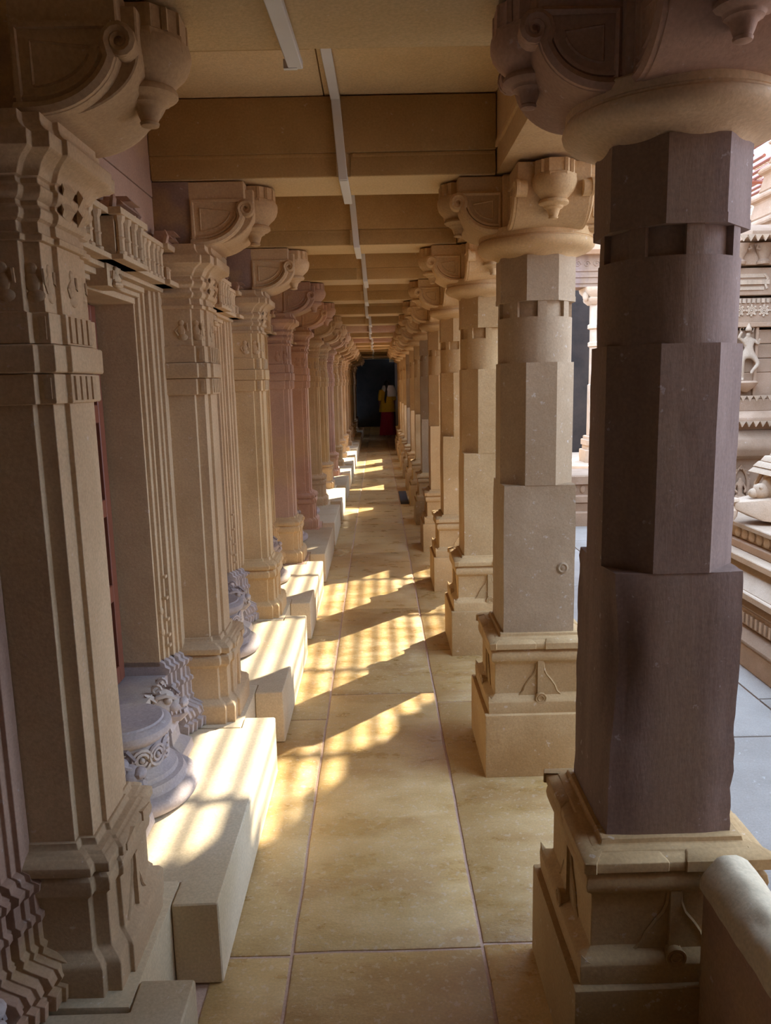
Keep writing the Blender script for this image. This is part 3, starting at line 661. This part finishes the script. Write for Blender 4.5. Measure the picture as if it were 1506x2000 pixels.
b = MB(); b.loft([[(x-0.0165, y, BEAM_Z-0.001), (x+0.0165, y, BEAM_Z-0.001), (x+0.0165, y, BEAM_Z-.018), (x-0.0165, y, BEAM_Z-.018)] for x, y in ((-0.196, -0.75), (-0.164, 0.225))])
b.obj('beam_run', 'trunk', t, bevel=0.002, seg=1)
b = MB(); b.box(-0.19, -0.16, 0.215, 0.226, BEAM_Z-0.019, BEAM_Z); b.obj('end_cap', 'trunk', t)

# ------------------------------------------------------------------ parapet beside the first pillar, low parapet further on
t = thing('parapet', 'low stone parapet with a rough rounded coping abutting the dark umber pillar', 'parapet', (0.69, 0.9, 0))
b = MB(); b.box(-0.050, 0.055, 0.036, 0.497, -0.1, 0.476); b.obj('parapet_wall', 'mauve', t, bevel=0.004)
b = MB(); rings = []
for i in range(46):
    y = 0.036+i*(0.461/45); ring = []
    for j in range(15):
        a = pi*j/14; nn = noise.noise(Vector((cos(a)*2, y*9, sin(a)*2)))*0.5+noise.noise(Vector((cos(a)*6, y*28, sin(a)*6)))*0.5
        r = 1+0.10*nn-(0.07 if 8 < j < 13 else 0)*abs(noise.noise(Vector((3, y*14, 0))))
        ring.append((0.0+0.057*cos(a)*r, y, 0.474+0.072*sin(a)*r))
    rings.append(ring)
b.loft(rings); b.obj('coping', 'bench', t, smooth=50)
t = thing('parapet', 'long low wall added past the fifth pillar to cut the sun patches', 'parapet', (0.84, 0, 0))  # hidden wall added so its shadow trims the far sun patches
b = MB(); b.box(-0.025, 0.03, 6.58, 16.78, -0.1, 0.76); b.obj('parapet_wall', 'tan', t, bevel=0.004)
b = MB(); b.box(-0.04, 0.045, 6.58, 16.78, 0.755, 0.80); b.obj('coping', 'tan', t, bevel=0.01)
# dark mat on the floor
b = MB(); b.box(0.262, 0.365, 9.45, 10.55, 0.0005, 0.013); mo = b.obj('door_mat', 'mat', bevel=0.003)
tag(mo, 'dark rectangular mat lying on the floor by the far pillars', 'mat')

# ------------------------------------------------------------------ steel grille over the courtyard
HG = 3.5
t = thing('shade_grille', 'red oxide steel rod grille spanning over the courtyard', 'grille', (0, 0, HG))
X0 = -0.37 + HG/1.08 - 0.1073*9
def rod_mesh(y0, y1):
    b = MB(); b.tube([(0, y0, 0), (0, y1, 0)], 0.0175, 6); return b.mesh('rod', 'rust')
rod_long, rod_short = rod_mesh(4.2, 10.2), rod_mesh(7.45, 10.2)
for i in range(24):
    x = X0+0.1073*i
    link('rod', rod_long if x < 3.44 else rod_short, t, (x, 0, 0))
bar = MB(); bar.tube([(X0-.05, 0, 0), (3.43, 0, 0)], 0.022, 6); bme = bar.mesh('cross_rod', 'rust')
bar = MB(); bar.tube([(X0-.05, 0, 0), (4.4, 0, 0)], 0.022, 6); bml = bar.mesh('cross_rod', 'rust')
for i in range(-2, 4):
    yy = 5.72+HG+0.945*(i-3); link('cross_rod', bme if yy < 7.5 else bml, t, (0, yy, -0.038))
for yy in (7.9, 10.15):
    b = MB(); b.box(4.38, 4.43, yy, yy+0.05, -HG-0.1, 0.02); b.obj('grille_post', 'rust', t)

# ------------------------------------------------------------------ shrine in the courtyard
def skin_body(name, joints, edges, radii, mat, parent=None, loc=(0,0,0), root=0, sub=1):
    me = bpy.data.meshes.new(name); me.from_pydata(joints, edges, []); me.update()
    o = bpy.data.objects.new(name, me); COL.objects.link(o); o.location = loc
    if parent is not None: o.parent = parent
    sm = o.modifiers.new('skin', 'SKIN'); sm.use_smooth_shade = True
    for i, v in enumerate(me.skin_vertices[0].data):
        r = radii[i]; v.radius = (r, r) if not isinstance(r, tuple) else r
        v.use_root = (i == root)
    s = o.modifiers.new('sub', 'SUBSURF'); s.levels = sub; s.render_levels = sub
    me.materials.append(M[mat]); return o

YW = 6.6
sh = thing('courtyard_shrine', 'carved sandstone shrine wall facing the corridor from across the courtyard', 'shrine', (0, 0, 0))
def course(name, y0, z0, z1, mat='shrine', x0=3.0, x1=4.4, prof=None, bevel=0.004):
    b = MB()
    if prof is None: b.box(x0, x1, YW+y0, YW+0.9, z0, z1)
    else: b.loft([[(x, YW+d, z) for d, z in prof] + [(x, YW+0.9, prof[-1][1]), (x, YW+0.9, prof[0][1])] for x in (x0, x1)])
    return b.obj(name, mat, sh, bevel=bevel, seg=1)
course('base_course', -0.35, -0.1, 0.06)
course('base_course', -0.28, 0.06, 0.13)
course('base_course', -0.2, 0.13, 0.36)
course('niche_course', -0.12, 0.36, 0.80)
course('torus_course', 0, 0, 0, prof=[(-.16, .80), (-.22, .83), (-.25, .88), (-.25, .92), (-.22, .97), (-.16, 1.0), (-.12, 1.04)])
course('plain_course', -0.08, 1.04, 1.10)
course('eave_course', 0, 0, 0, prof=[(-.1, 1.10), (-.2, 1.12), (-.2, 1.15), (-.1, 1.20)])
course('plain_course', -0.06, 1.20, 1.30)
course('wall_course', 0.0, 1.30, 1.52)
for z in (1.52, 1.64, 1.76): course('wall_course', 0.0, z+0.004, z+0.12)
course('string_course', -0.06, 1.90, 1.94)
course('frieze_course', -0.02, 1.94, 2.14)
course('panel_course', -0.05, 2.16, 2.38)
course('capital_course', -0.08, 2.40, 2.58)
course('chajja', 0, 0, 0, prof=[(-.02, 2.58), (-.30, 2.60), (-.30, 2.63), (-.05, 2.72)])
# niche with seated figure
n = MB(); n.box(3.02, 3.17, YW-0.16, YW-0.10, 0.40, 0.43)
for xx in (3.03, 3.155): n.box(xx-0.012, xx+0.012, YW-0.155, YW-0.11, 0.43, 0.62)
n.tube([(3.03, YW-0.135, 0.62), (3.045, YW-0.14, 0.67), (3.092, YW-0.14, 0.74), (3.14, YW-0.14, 0.67), (3.155, YW-0.135, 0.62)], 0.013, 6)
for i in range(7):
    a = pi*i/6; n.ball((3.092+0.075*cos(a), YW-0.145, 0.625+0.09*sin(a)), 0.011)
stuff(n.obj('niche_frame', 'shrine', sh))
f = skin_body('seated_figure', [(0,0,.05),(0,0,.10),(0,0,.15),(0,0,.18),(0,-.004,.21),(.03,0,.155),(.05,-.01,.11),(.03,-.03,.08),(-.03,0,.155),(-.05,-.01,.11),(-.03,-.03,.08),(.045,-.02,.04),(-.03,-.04,.035),(-.045,-.02,.04),(.03,-.04,.035)],
    [(0,1),(1,2),(2,3),(3,4),(2,5),(5,6),(6,7),(2,8),(8,9),(9,10),(0,11),(11,12),(0,13),(13,14)], [.024,.022,.026,.012,.020,.012,.010,.009,.012,.010,.009,.018,.012,.018,.012], 'shrine', sh, (3.092, YW-0.135, 0.43))
# dancing figure on a lotus bracket
b = MB(); b.lathe([(.02, 1.36), (.06, 1.39), (.09, 1.42), (.10, 1.44), (.085, 1.455)], 16, 3.135, YW-0.04); b.obj('lotus_bracket', 'shrine', sh)
J = [(0,0,.24),(.012,0,.29),(.0,0,.345),(-.002,0,.375),(-.006,-.012,.41),(.05,0,.345),(.088,-.01,.31),(.085,-.03,.36),(-.05,0,.345),(-.085,-.01,.37),(-.062,-.02,.42),
     (.045,-.012,.215),(.085,-.03,.150),(.03,-.03,.085),(.02,-.05,.068),(-.042,0,.205),(-.05,-.02,.12),(-.035,-.01,.03),(-.045,-.035,.012)]
skin_body('dancing_figure', J, [(0,1),(1,2),(2,3),(3,4),(2,5),(5,6),(6,7),(2,8),(8,9),(9,10),(0,11),(11,12),(12,13),(13,14),(0,15),(15,16),(16,17),(17,18)],
    [.034,.024,.034,.014,.028,.017,.012,.011,.017,.012,.011,.027,.020,.014,.010,.027,.020,.014,.010], 'shrinepale', sh, (3.135, YW-0.05, 1.445))
b = MB(); b.lathe([(.024, 1.87), (.026, 1.885), (.018, 1.90), (.012, 1.915), (.004, 1.93)], 10, 3.129, YW-0.062)
for s2 in (-1, 1): b.tube([(3.13+s2*.05, YW-0.03, 1.86), (3.13+s2*.06, YW-0.03, 1.89), (3.13+s2*.03, YW-0.03, 1.905), (3.13+s2*.03, YW-0.03, 1.885)], .006, 5)
b.obj('figure_crown', 'shrinepale', sh)
# pilaster strips flanking, frieze rosettes, balusters, pendants
b = MB()
for xx in (3.22, 3.04): b.box(xx-0.012, xx+0.012, YW-0.035, YW+0.01, 1.30, 1.90)
b.obj('wall_strip', 'shrine', sh, bevel=0.003, seg=1)
ros = MB()
for rr in (0.030, 0.018): ros.tube([(rr*cos(q*pi/6), -0.004, rr*sin(q*pi/6)) for q in range(13)], 0.006, 5)
ros.ball((0, -0.006, 0), 0.009)
for q in range(8): ros.ball((0.042*cos(q*pi/4), -0.002, 0.042*sin(q*pi/4)), 0.010)
rosm = ros.mesh('rosette', 'shrinepale')
for i in range(9): link('rosette', rosm, sh, (2.95+0.105*i, YW-0.025, 2.035))
tooth = MB(); tooth.box(-0.012, 0.012, -0.012, 0.01, 0, 0.035); tm = tooth.mesh('dentil', 'shrinepale')
for i in range(16): link('dentil', tm, sh, (2.93+0.04*i, YW-0.027, 2.098))
for i in range(18): link('dentil', tm, sh, (3.0+0.0285*i*0.55, YW-0.058, 2.245))
pan = MB(); pan.box(2.99, 3.24, YW-0.062, YW-0.045, 2.20, 2.225); pan.box(2.99, 3.24, YW-0.062, YW-0.045, 2.30, 2.33)
for s2 in (-1, 1): pan.tube([(3.115+s2*.12, YW-0.06, 2.33), (3.115+s2*.15, YW-0.06, 2.29), (3.115+s2*.13, YW-0.06, 2.25), (3.115+s2*.15, YW-0.06, 2.21)], .012, 6)
pan.obj('baluster_panel', 'shrinepale', sh)
pen = MB(); pen.loft([[(-0.03, -0.01, 0), (0.03, -0.01, 0), (0.03, 0.01, 0), (-0.03, 0.01, 0)], [(-0.012, -0.008, -0.028), (0.012, -0.008, -0.028), (0.012, 0.008, -0.028), (-0.012, 0.008, -0.028)], [(-0.002, -0.004, -0.05), (0.002, -0.004, -0.05), (0.002, 0.004, -0.05), (-0.002, 0.004, -0.05)]])
pem = pen.mesh('fringe_tooth', 'shrinepale')
for i in range(12): link('fringe_tooth', pem, sh, (2.94+0.058*i, YW-0.195, 1.122)); link('fringe_tooth', pem, sh, (2.94+0.058*i, YW-0.06, 1.33))
for i in range(12): link('fringe_tooth', pem, sh, (2.94+0.058*i, YW-0.29, 2.603))
b = MB()
for xx in (3.0, 3.2):
    b.lathe([(.05, 2.40), (.055, 2.42), (.035, 2.44), (.04, 2.46), (.06, 2.50), (.075, 2.54), (.08, 2.56)], 12, xx, YW-0.1)
    b.tube([(xx-0.06, YW-0.13, 2.55), (xx-0.075, YW-0.14, 2.52), (xx-0.05, YW-0.14, 2.51)], .012, 5); b.tube([(xx+0.06, YW-0.13, 2.55), (xx+0.075, YW-0.14, 2.52), (xx+0.05, YW-0.14, 2.51)], .012, 5)
b.obj('eave_bracket', 'shrine', sh)
# small carved row low down
b = MB()
for i in range(7):
    xx = 2.98+0.07*i; b.box(xx-0.008, xx+0.008, YW-0.225, YW-0.19, 0.16, 0.34); b.ball((xx+0.035, YW-0.205, 0.24), (.022, .015, .035)); b.ball((xx+0.035, YW-0.21, 0.29), .014)
stuff(b.obj('carved_row', 'shrine', sh))

# stepped shrine roofs further back
rf = thing('rear_shrine', 'pale stepped shrine rising behind the steel rods', 'shrine', (5.6, 10.6, 0))
for i in range(9):
    a = 1.5-0.14*i; z = 2.4+0.22*i
    b = MB(); b.loft([sq(a, z), sq(a+0.03, z+0.05), sq(a+0.03, z+0.08), sq(a-0.06, z+0.16), sq(a-0.08, z+0.22)]); b.obj('roof_tier', 'shrinepale', rf, bevel=0.004, seg=1)
    ant = MB()
    for j in range(7):
        t_ = -a+0.1+j*(2*a-0.2)/6
        ant.lathe([(.06, z+0.08), (.07, z+0.10), (.05, z+0.13), (.055, z+0.15), (.02, z+0.18)], 8, t_, -a-0.0); ant.lathe([(.06, z+0.08), (.07, z+0.10), (.05, z+0.13), (.055, z+0.15), (.02, z+0.18)], 8, -a, t_)
    stuff(ant.obj('roof_finial', 'shrinepale', rf))
b = MB(); b.box(-1.4, 1.4, -1.4, 1.4, -0.1, 2.4); b.obj('roof_base', 'shrine', rf)
# main tower: shaped so its shadow covers the near half of the corridor
def tower(label, bounds, z, zt, h=0.45):
    t = thing('shade_tower', label, 'tower', (0, 0, 0)); first = bounds(z)
    t.location = ((first[0]+first[1])/2, (first[2]+first[3])/2, 0); ox, oy = t.location.x, t.location.y
    while z < zt:
        def ring(e, zz):
            x0, x1, y0, y1 = bounds(zz); return [(x0-e-ox, y0-e-oy, zz), (x1+e-ox, y0-e-oy, zz), (x1+e-ox, y1+e-oy, zz), (x0-e-ox, y1+e-oy, zz)]
        b = MB(); b.loft([ring(-.05, z), ring(-.05, z+h*.6), ring(0.0, z+h*.7), ring(0.0, z+h*.85), ring(-.05, z+h-.005)]); b.obj('tower_tier', 'shrine', t, bevel=0.01, seg=1)
        z += h
    return t
def main_tower(z):
    if z < 2.66: return (3.50, 6.4, 3.4, 6.27)
    e = z-2.7
    return (3.40+0.12*e, 6.4-0.3*e, 3.4+0.2*e, 7.52-0.44*e)
tower('tapering temple tower beyond the platform, mostly outside the view, shaped to shade the corridor', main_tower, -0.1, 6.6, 0.23)
tower('unseen second tower added to shade the corridor farther along', lambda z: (5.0, 6.1-0.02*z, 12.8, 14.3), -0.1, 9.0)  # hidden tower added for its shadow on the far floor

# stepped platform with the makara spout
pf = thing('shrine_platform', 'stepped moulded stone platform rising from the courtyard paving', 'platform', (0, 0, 0))
def side(name, x, z0, z1, mat='shrine', y0=1.0, y1=5.2, prof=None):
    b = MB()
    if prof is None: b.box(x, 3.3, y0, y1, z0, z1)
    else: b.loft([[(xx, y, z) for xx, z in prof] + [(3.3, y, prof[-1][1]), (3.3, y, prof[0][1])] for y in (y0, y1)])
    return b.obj(name, mat, pf, bevel=0.005, seg=1)
side('plinth_course', 2.0, -0.1, 0.03)
side('cyma_course', 0, 0, 0, prof=[(2.0, .03), (1.99, .05), (2.03, .085), (2.08, .10)])
side('frieze_course', 2.06, 0.10, 0.20)
side('cyma_course', 0, 0, 0, prof=[(2.06, .20), (2.04, .215), (2.08, .25), (2.10, .26)])
side('slab_course', 2.03, 0.26, 0.30, 'shrinepale'); side('slope_course', 0, 0, 0, 'shrinepale', prof=[(2.05, .30), (2.18, .40), (2.2, .41)])
side('slab_course', 2.12, 0.41, 0.45, 'shrinepale'); side('slab_course', 2.20, 0.45, 0.50)
side('frieze_course', 2.24, 0.50, 0.58, 'shrinepale'); side('slab_course', 2.20, 0.58, 0.61, 'shrinepale')
tm2 = MB(); tm2.box(-0.012, 0.01, -0.012, 0.012, 0, 0.06); tme = tm2.mesh('dentil', 'shrinepale')
for i in range(30): link('dentil', tme, pf, (2.055, 2.9+0.05*i, 0.12))
b = MB()
for i in range(16): b.ball((2.235, 3.3+0.09*i, 0.54), (.02, .034, .032))
stuff(b.obj('carved_row', 'shrinepale', pf))
ms = thing('water_spout', 'carved stone spout with a beast head jutting from the platform', 'sculpture', (2.33, 4.55, 0.61))
b = MB()
b.loft([[(-.20, -.05, .10), (-.20, .05, .10), (-.20, .05, .14), (-.20, -.05, .14)], [(-.05, -.11, .03), (-.05, .11, .03), (-.05, .11, .16), (-.05, -.11, .16)], [(.18, -.14, .0), (.18, .14, .0), (.18, .14, .18), (.18, -.14, .18)], [(.5, -.14, .0), (.5, .14, .0), (.5, .14, .18), (.5, -.14, .18)]])
b.obj('spout_body', 'shrinepale', ms, bevel=0.012)
b = MB()
for i, (a, z) in enumerate(((.17, .30), (.15, .335), (.12, .37), (.085, .40))):
    b.loft([[(.14-a, -a, z), (.5, -a, z), (.5, a, z), (.14-a, a, z)], [(.14-a*.85, -a*.85, z+.033), (.5, -a*.85, z+.033), (.5, a*.85, z+.033), (.14-a*.85, a*.85, z+.033)]])
b.obj('spout_roof', 'shrinepale', ms, bevel=0.003, seg=1)
b = MB(); b.box(.05, .5, -.13, .13, .17, .31)
for s2 in (-1, 1):
    for q in range(3): b.tube([(.20+.05*cos(u*pi/8)*(1-q*.3), s2*.135, .24+.05*sin(u*pi/8)*(1-q*.3)) for u in range(17)], .008, 5)
    b.tube([(.02, s2*.12, .16), (.01, s2*.13, .23), (.05, s2*.13, .30)], .014, 6)
b.obj('spout_shrine', 'shrinepale', ms)
b = MB(); b.ball((-.03, -.02, .20), (.055, .05, .05)); b.ball((-.075, -.02, .19), (.035, .03, .03)); b.ball((-.05, -.055, .225), .012); b.ball((-.05, .02, .225), .012)
b.loft([[(-.0, -.05, .24), (.02, -.04, .24), (.01, -.03, .25)], [(.0, -.06, .275), (.004, -.058, .275), (.002, -.056, .278)]]); b.ball((.02, -.02, .22), (.05, .06, .07)); b.obj('beast_head', 'shrinepale', ms)
b = MB(); b.lathe([(.035, .02), (.055, .05), (.06, .09), (.045, .12), (.05, .135), (.065, .145), (.06, .16)], 14, -.22, 0); b.obj('spout_pot', 'shrinepale', ms)

# ------------------------------------------------------------------ gallery across the courtyard, seen between the first two pillars
gp = thing('gallery_pillar', 'slim pale pillar of the gallery across the courtyard', 'pillar', (3.86, 13.6, 0.04))
b = MB()
for a, z0, z1 in ((.22, 0, .22), (.18, .22, .30), (.20, .30, .40), (.17, .40, .46)): b.loft([sq(a, z0), sq(a, z1-.01), sq(a-.01, z1)])
b.obj('pedestal', 'shrinepale', gp)
b = MB(); b.lathe([(.15, .46), (.15, 1.35), (.13, 1.37), (.13, 2.0), (.16, 2.02), (.16, 2.08), (.13, 2.1), (.13, 2.3), (.17, 2.32), (.17, 2.38), (.14, 2.4), (.14, 2.72)], 8, rot=pi/8); b.obj('shaft', 'shrinepale', gp)
b = MB(); b.loft([sq(.14, 2.72), sq(.20, 2.78), sq(.21, 2.82), sq(.18, 2.84), sq(.26, 2.94), sq(.27, 3.00)]); b.ball((-.24, -.1, 2.86), (.06, .06, .09)); b.obj('capital', 'shrinepale', gp)
gl = thing('gallery', 'dark gallery with carved lintel across the courtyard', 'gallery', (4.4, 13.6, 0))
b = MB(); b.box(-2.0, 0.3, -.2, .25, 3.04, 3.58); b.obj('gallery_lintel', 'dark', gl)
b = MB()
for i in range(12): b.tube([(-1.6+.16*i+.06*cos(q*.7)*(1-q/14), -.205, 3.42+.06*sin(q*.7)*(1-q/14)) for q in range(12)], .012, 5)
for z in (3.10, 3.2, 3.3): b.box(-2, 0.3, -.22, -.19, z, z+.03)
o = b.obj('lintel_carving', 'dark', gl); o['kind'] = 'stuff'
b = MB(); b.loft([[(x, -.35, 3.56), (x, -.42, 3.62), (x, -.42, 3.95), (x, .3, 4.05), (x, .3, 3.56)] for x in (-2, 0.3)])
b.obj('carved_fascia', 'shrine', gl)
b = MB()
for i in range(14): b.tube([(-1.7+.16*i+.07*cos(q*.7)*(1-q/14), -.425, 3.78+.09*sin(q*.7)*(1-q/14)) for q in range(12)], .014, 5)
o = b.obj('fascia_scroll', 'shrine', gl); o['kind'] = 'stuff'
b = MB(); b.box(-2.2, 0.3, 1.8, 2.1, -.1, 4.0); b.obj('gallery_wall', 'deepshade', gl)  # near-black colour paints the unlit gallery interior
b = MB(); b.box(-2.2, 0.3, -.7, 1.8, -.1, .04); b.box(-2.2, 0.3, -1.1, -.7, -.1, -.03); b.obj('gallery_step', 'shrinepale', gl, bevel=0.01)
st = thing('carved_base', 'low carved stone base standing in the courtyard paving', 'pedestal', (2.42, 8.6, -0.1))
b = MB()
for a, z0, z1 in ((.36, 0, .16), (.30, .16, .26), (.33, .26, .34), (.27, .34, .46), (.32, .46, .56)): b.loft([sq(a, z0), sq(a, z1-.015), sq(a-.015, z1)])
b.obj('base_body', 'shrine', st)
b = MB()
for i in range(7): b.ball((-.27+.09*i, -.275, .40), (.03, .02, .045))
stuff(b.obj('carved_row', 'shrine', st))

# ------------------------------------------------------------------ person walking away in the dark end
pr = thing('person', 'person from behind in yellow tunic, red skirt and white shawl, in the dark', 'person', (0.27, 21.8, 0))
J = [(0,0,.86),(0,0,1.05),(0,0,1.24),(0,.01,1.34),(0,.02,1.45),(0,.02,1.53),
     (.15,0,1.28),(.20,-.01,1.03),(.19,.05,.82),(-.15,0,1.28),(-.21,-.02,1.03),(-.20,.04,.82),
     (.085,0,.80),(.09,.05,.44),(.09,-.02,.07),(.09,.10,.03),(-.085,0,.80),(-.09,-.03,.44),(-.09,-.12,.09),(-.09,-.03,.035)]
E_ = [(0,1),(1,2),(2,3),(3,4),(4,5),(2,6),(6,7),(7,8),(2,9),(9,10),(10,11),(0,12),(12,13),(13,14),(14,15),(0,16),(16,17),(17,18),(18,19)]
R_ = [.13,.115,.12,.05,.085,.07,.055,.043,.03,.055,.043,.03,.085,.06,.04,.035,.085,.06,.04,.035]
for s2 in (1, -1):
    hb = 8 if s2 > 0 else 11
    for q in range(5):
        base = Vector(J[hb]); i0 = len(J)
        dx = (q-1.5)*0.018*s2 if q < 4 else -0.03*s2
        J.append(tuple(base+Vector((dx, .01, -.075+(.012*abs(q-1.5) if q < 4 else .035))))); J.append(tuple(base+Vector((dx*1.1, .02, -.135+(.015*abs(q-1.5) if q < 4 else .07)))))
        E_.append((hb, i0)); E_.append((i0, i0+1)); R_ += [.009, .007]
skin_body('body', J, E_, R_, 'skin', pr)
def ell(rx, ry, z, n=20, cx=0, cy=0, fl=0): return [(cx+rx*(1+fl*cos(7*2*pi*j/n))*cos(2*pi*j/n), cy+ry*(1+fl*cos(7*2*pi*j/n))*sin(2*pi*j/n), z) for j in range(n)]
b = MB(); b.loft([ell(.23, .18, .70), ell(.21, .165, .85), ell(.185, .14, 1.0), ell(.175, .13, 1.12), ell(.19, .135, 1.25), ell(.175, .12, 1.33), ell(.08, .08, 1.385)])
for s2 in (1, -1): b.tube([(s2*.15, 0, 1.30), (s2*.185, -.005, 1.16), (s2*.20, -.005, 1.02)], [.075, .07, .062], 10)
b.obj('tunic', 'yellow', pr, smooth=60)
b = MB(); b.loft([ell(.24, .20, .05, 42, fl=.06), ell(.21, .175, .35, 42, fl=.05), ell(.19, .155, .6, 42, fl=.03), ell(.17, .14, .8, 42), ell(.15, .12, .88, 42)]); b.obj('skirt', 'red', pr, smooth=60)
b = MB(); b.ball((0, .02, 1.475), (.092, .105, .115), 14, 9); b.tube([(0, -.08, 1.47), (0, -.11, 1.36), (-.02, -.14, 1.22), (-.05, -.145, 1.05), (-.05, -.15, .95)], [.06, .045, .035, .028, .012], 8); b.obj('hair', 'hair', pr, smooth=60)
b = MB(); b.loft([ell(.15, .13, 1.44, 18, .04), ell(.21, .16, 1.33, 18, .05), ell(.215, .165, 1.24, 18, .08), ell(.17, .15, 1.13, 18, .11)], cap0=False, cap1=False); b.obj('shawl', 'white', pr, smooth=60)
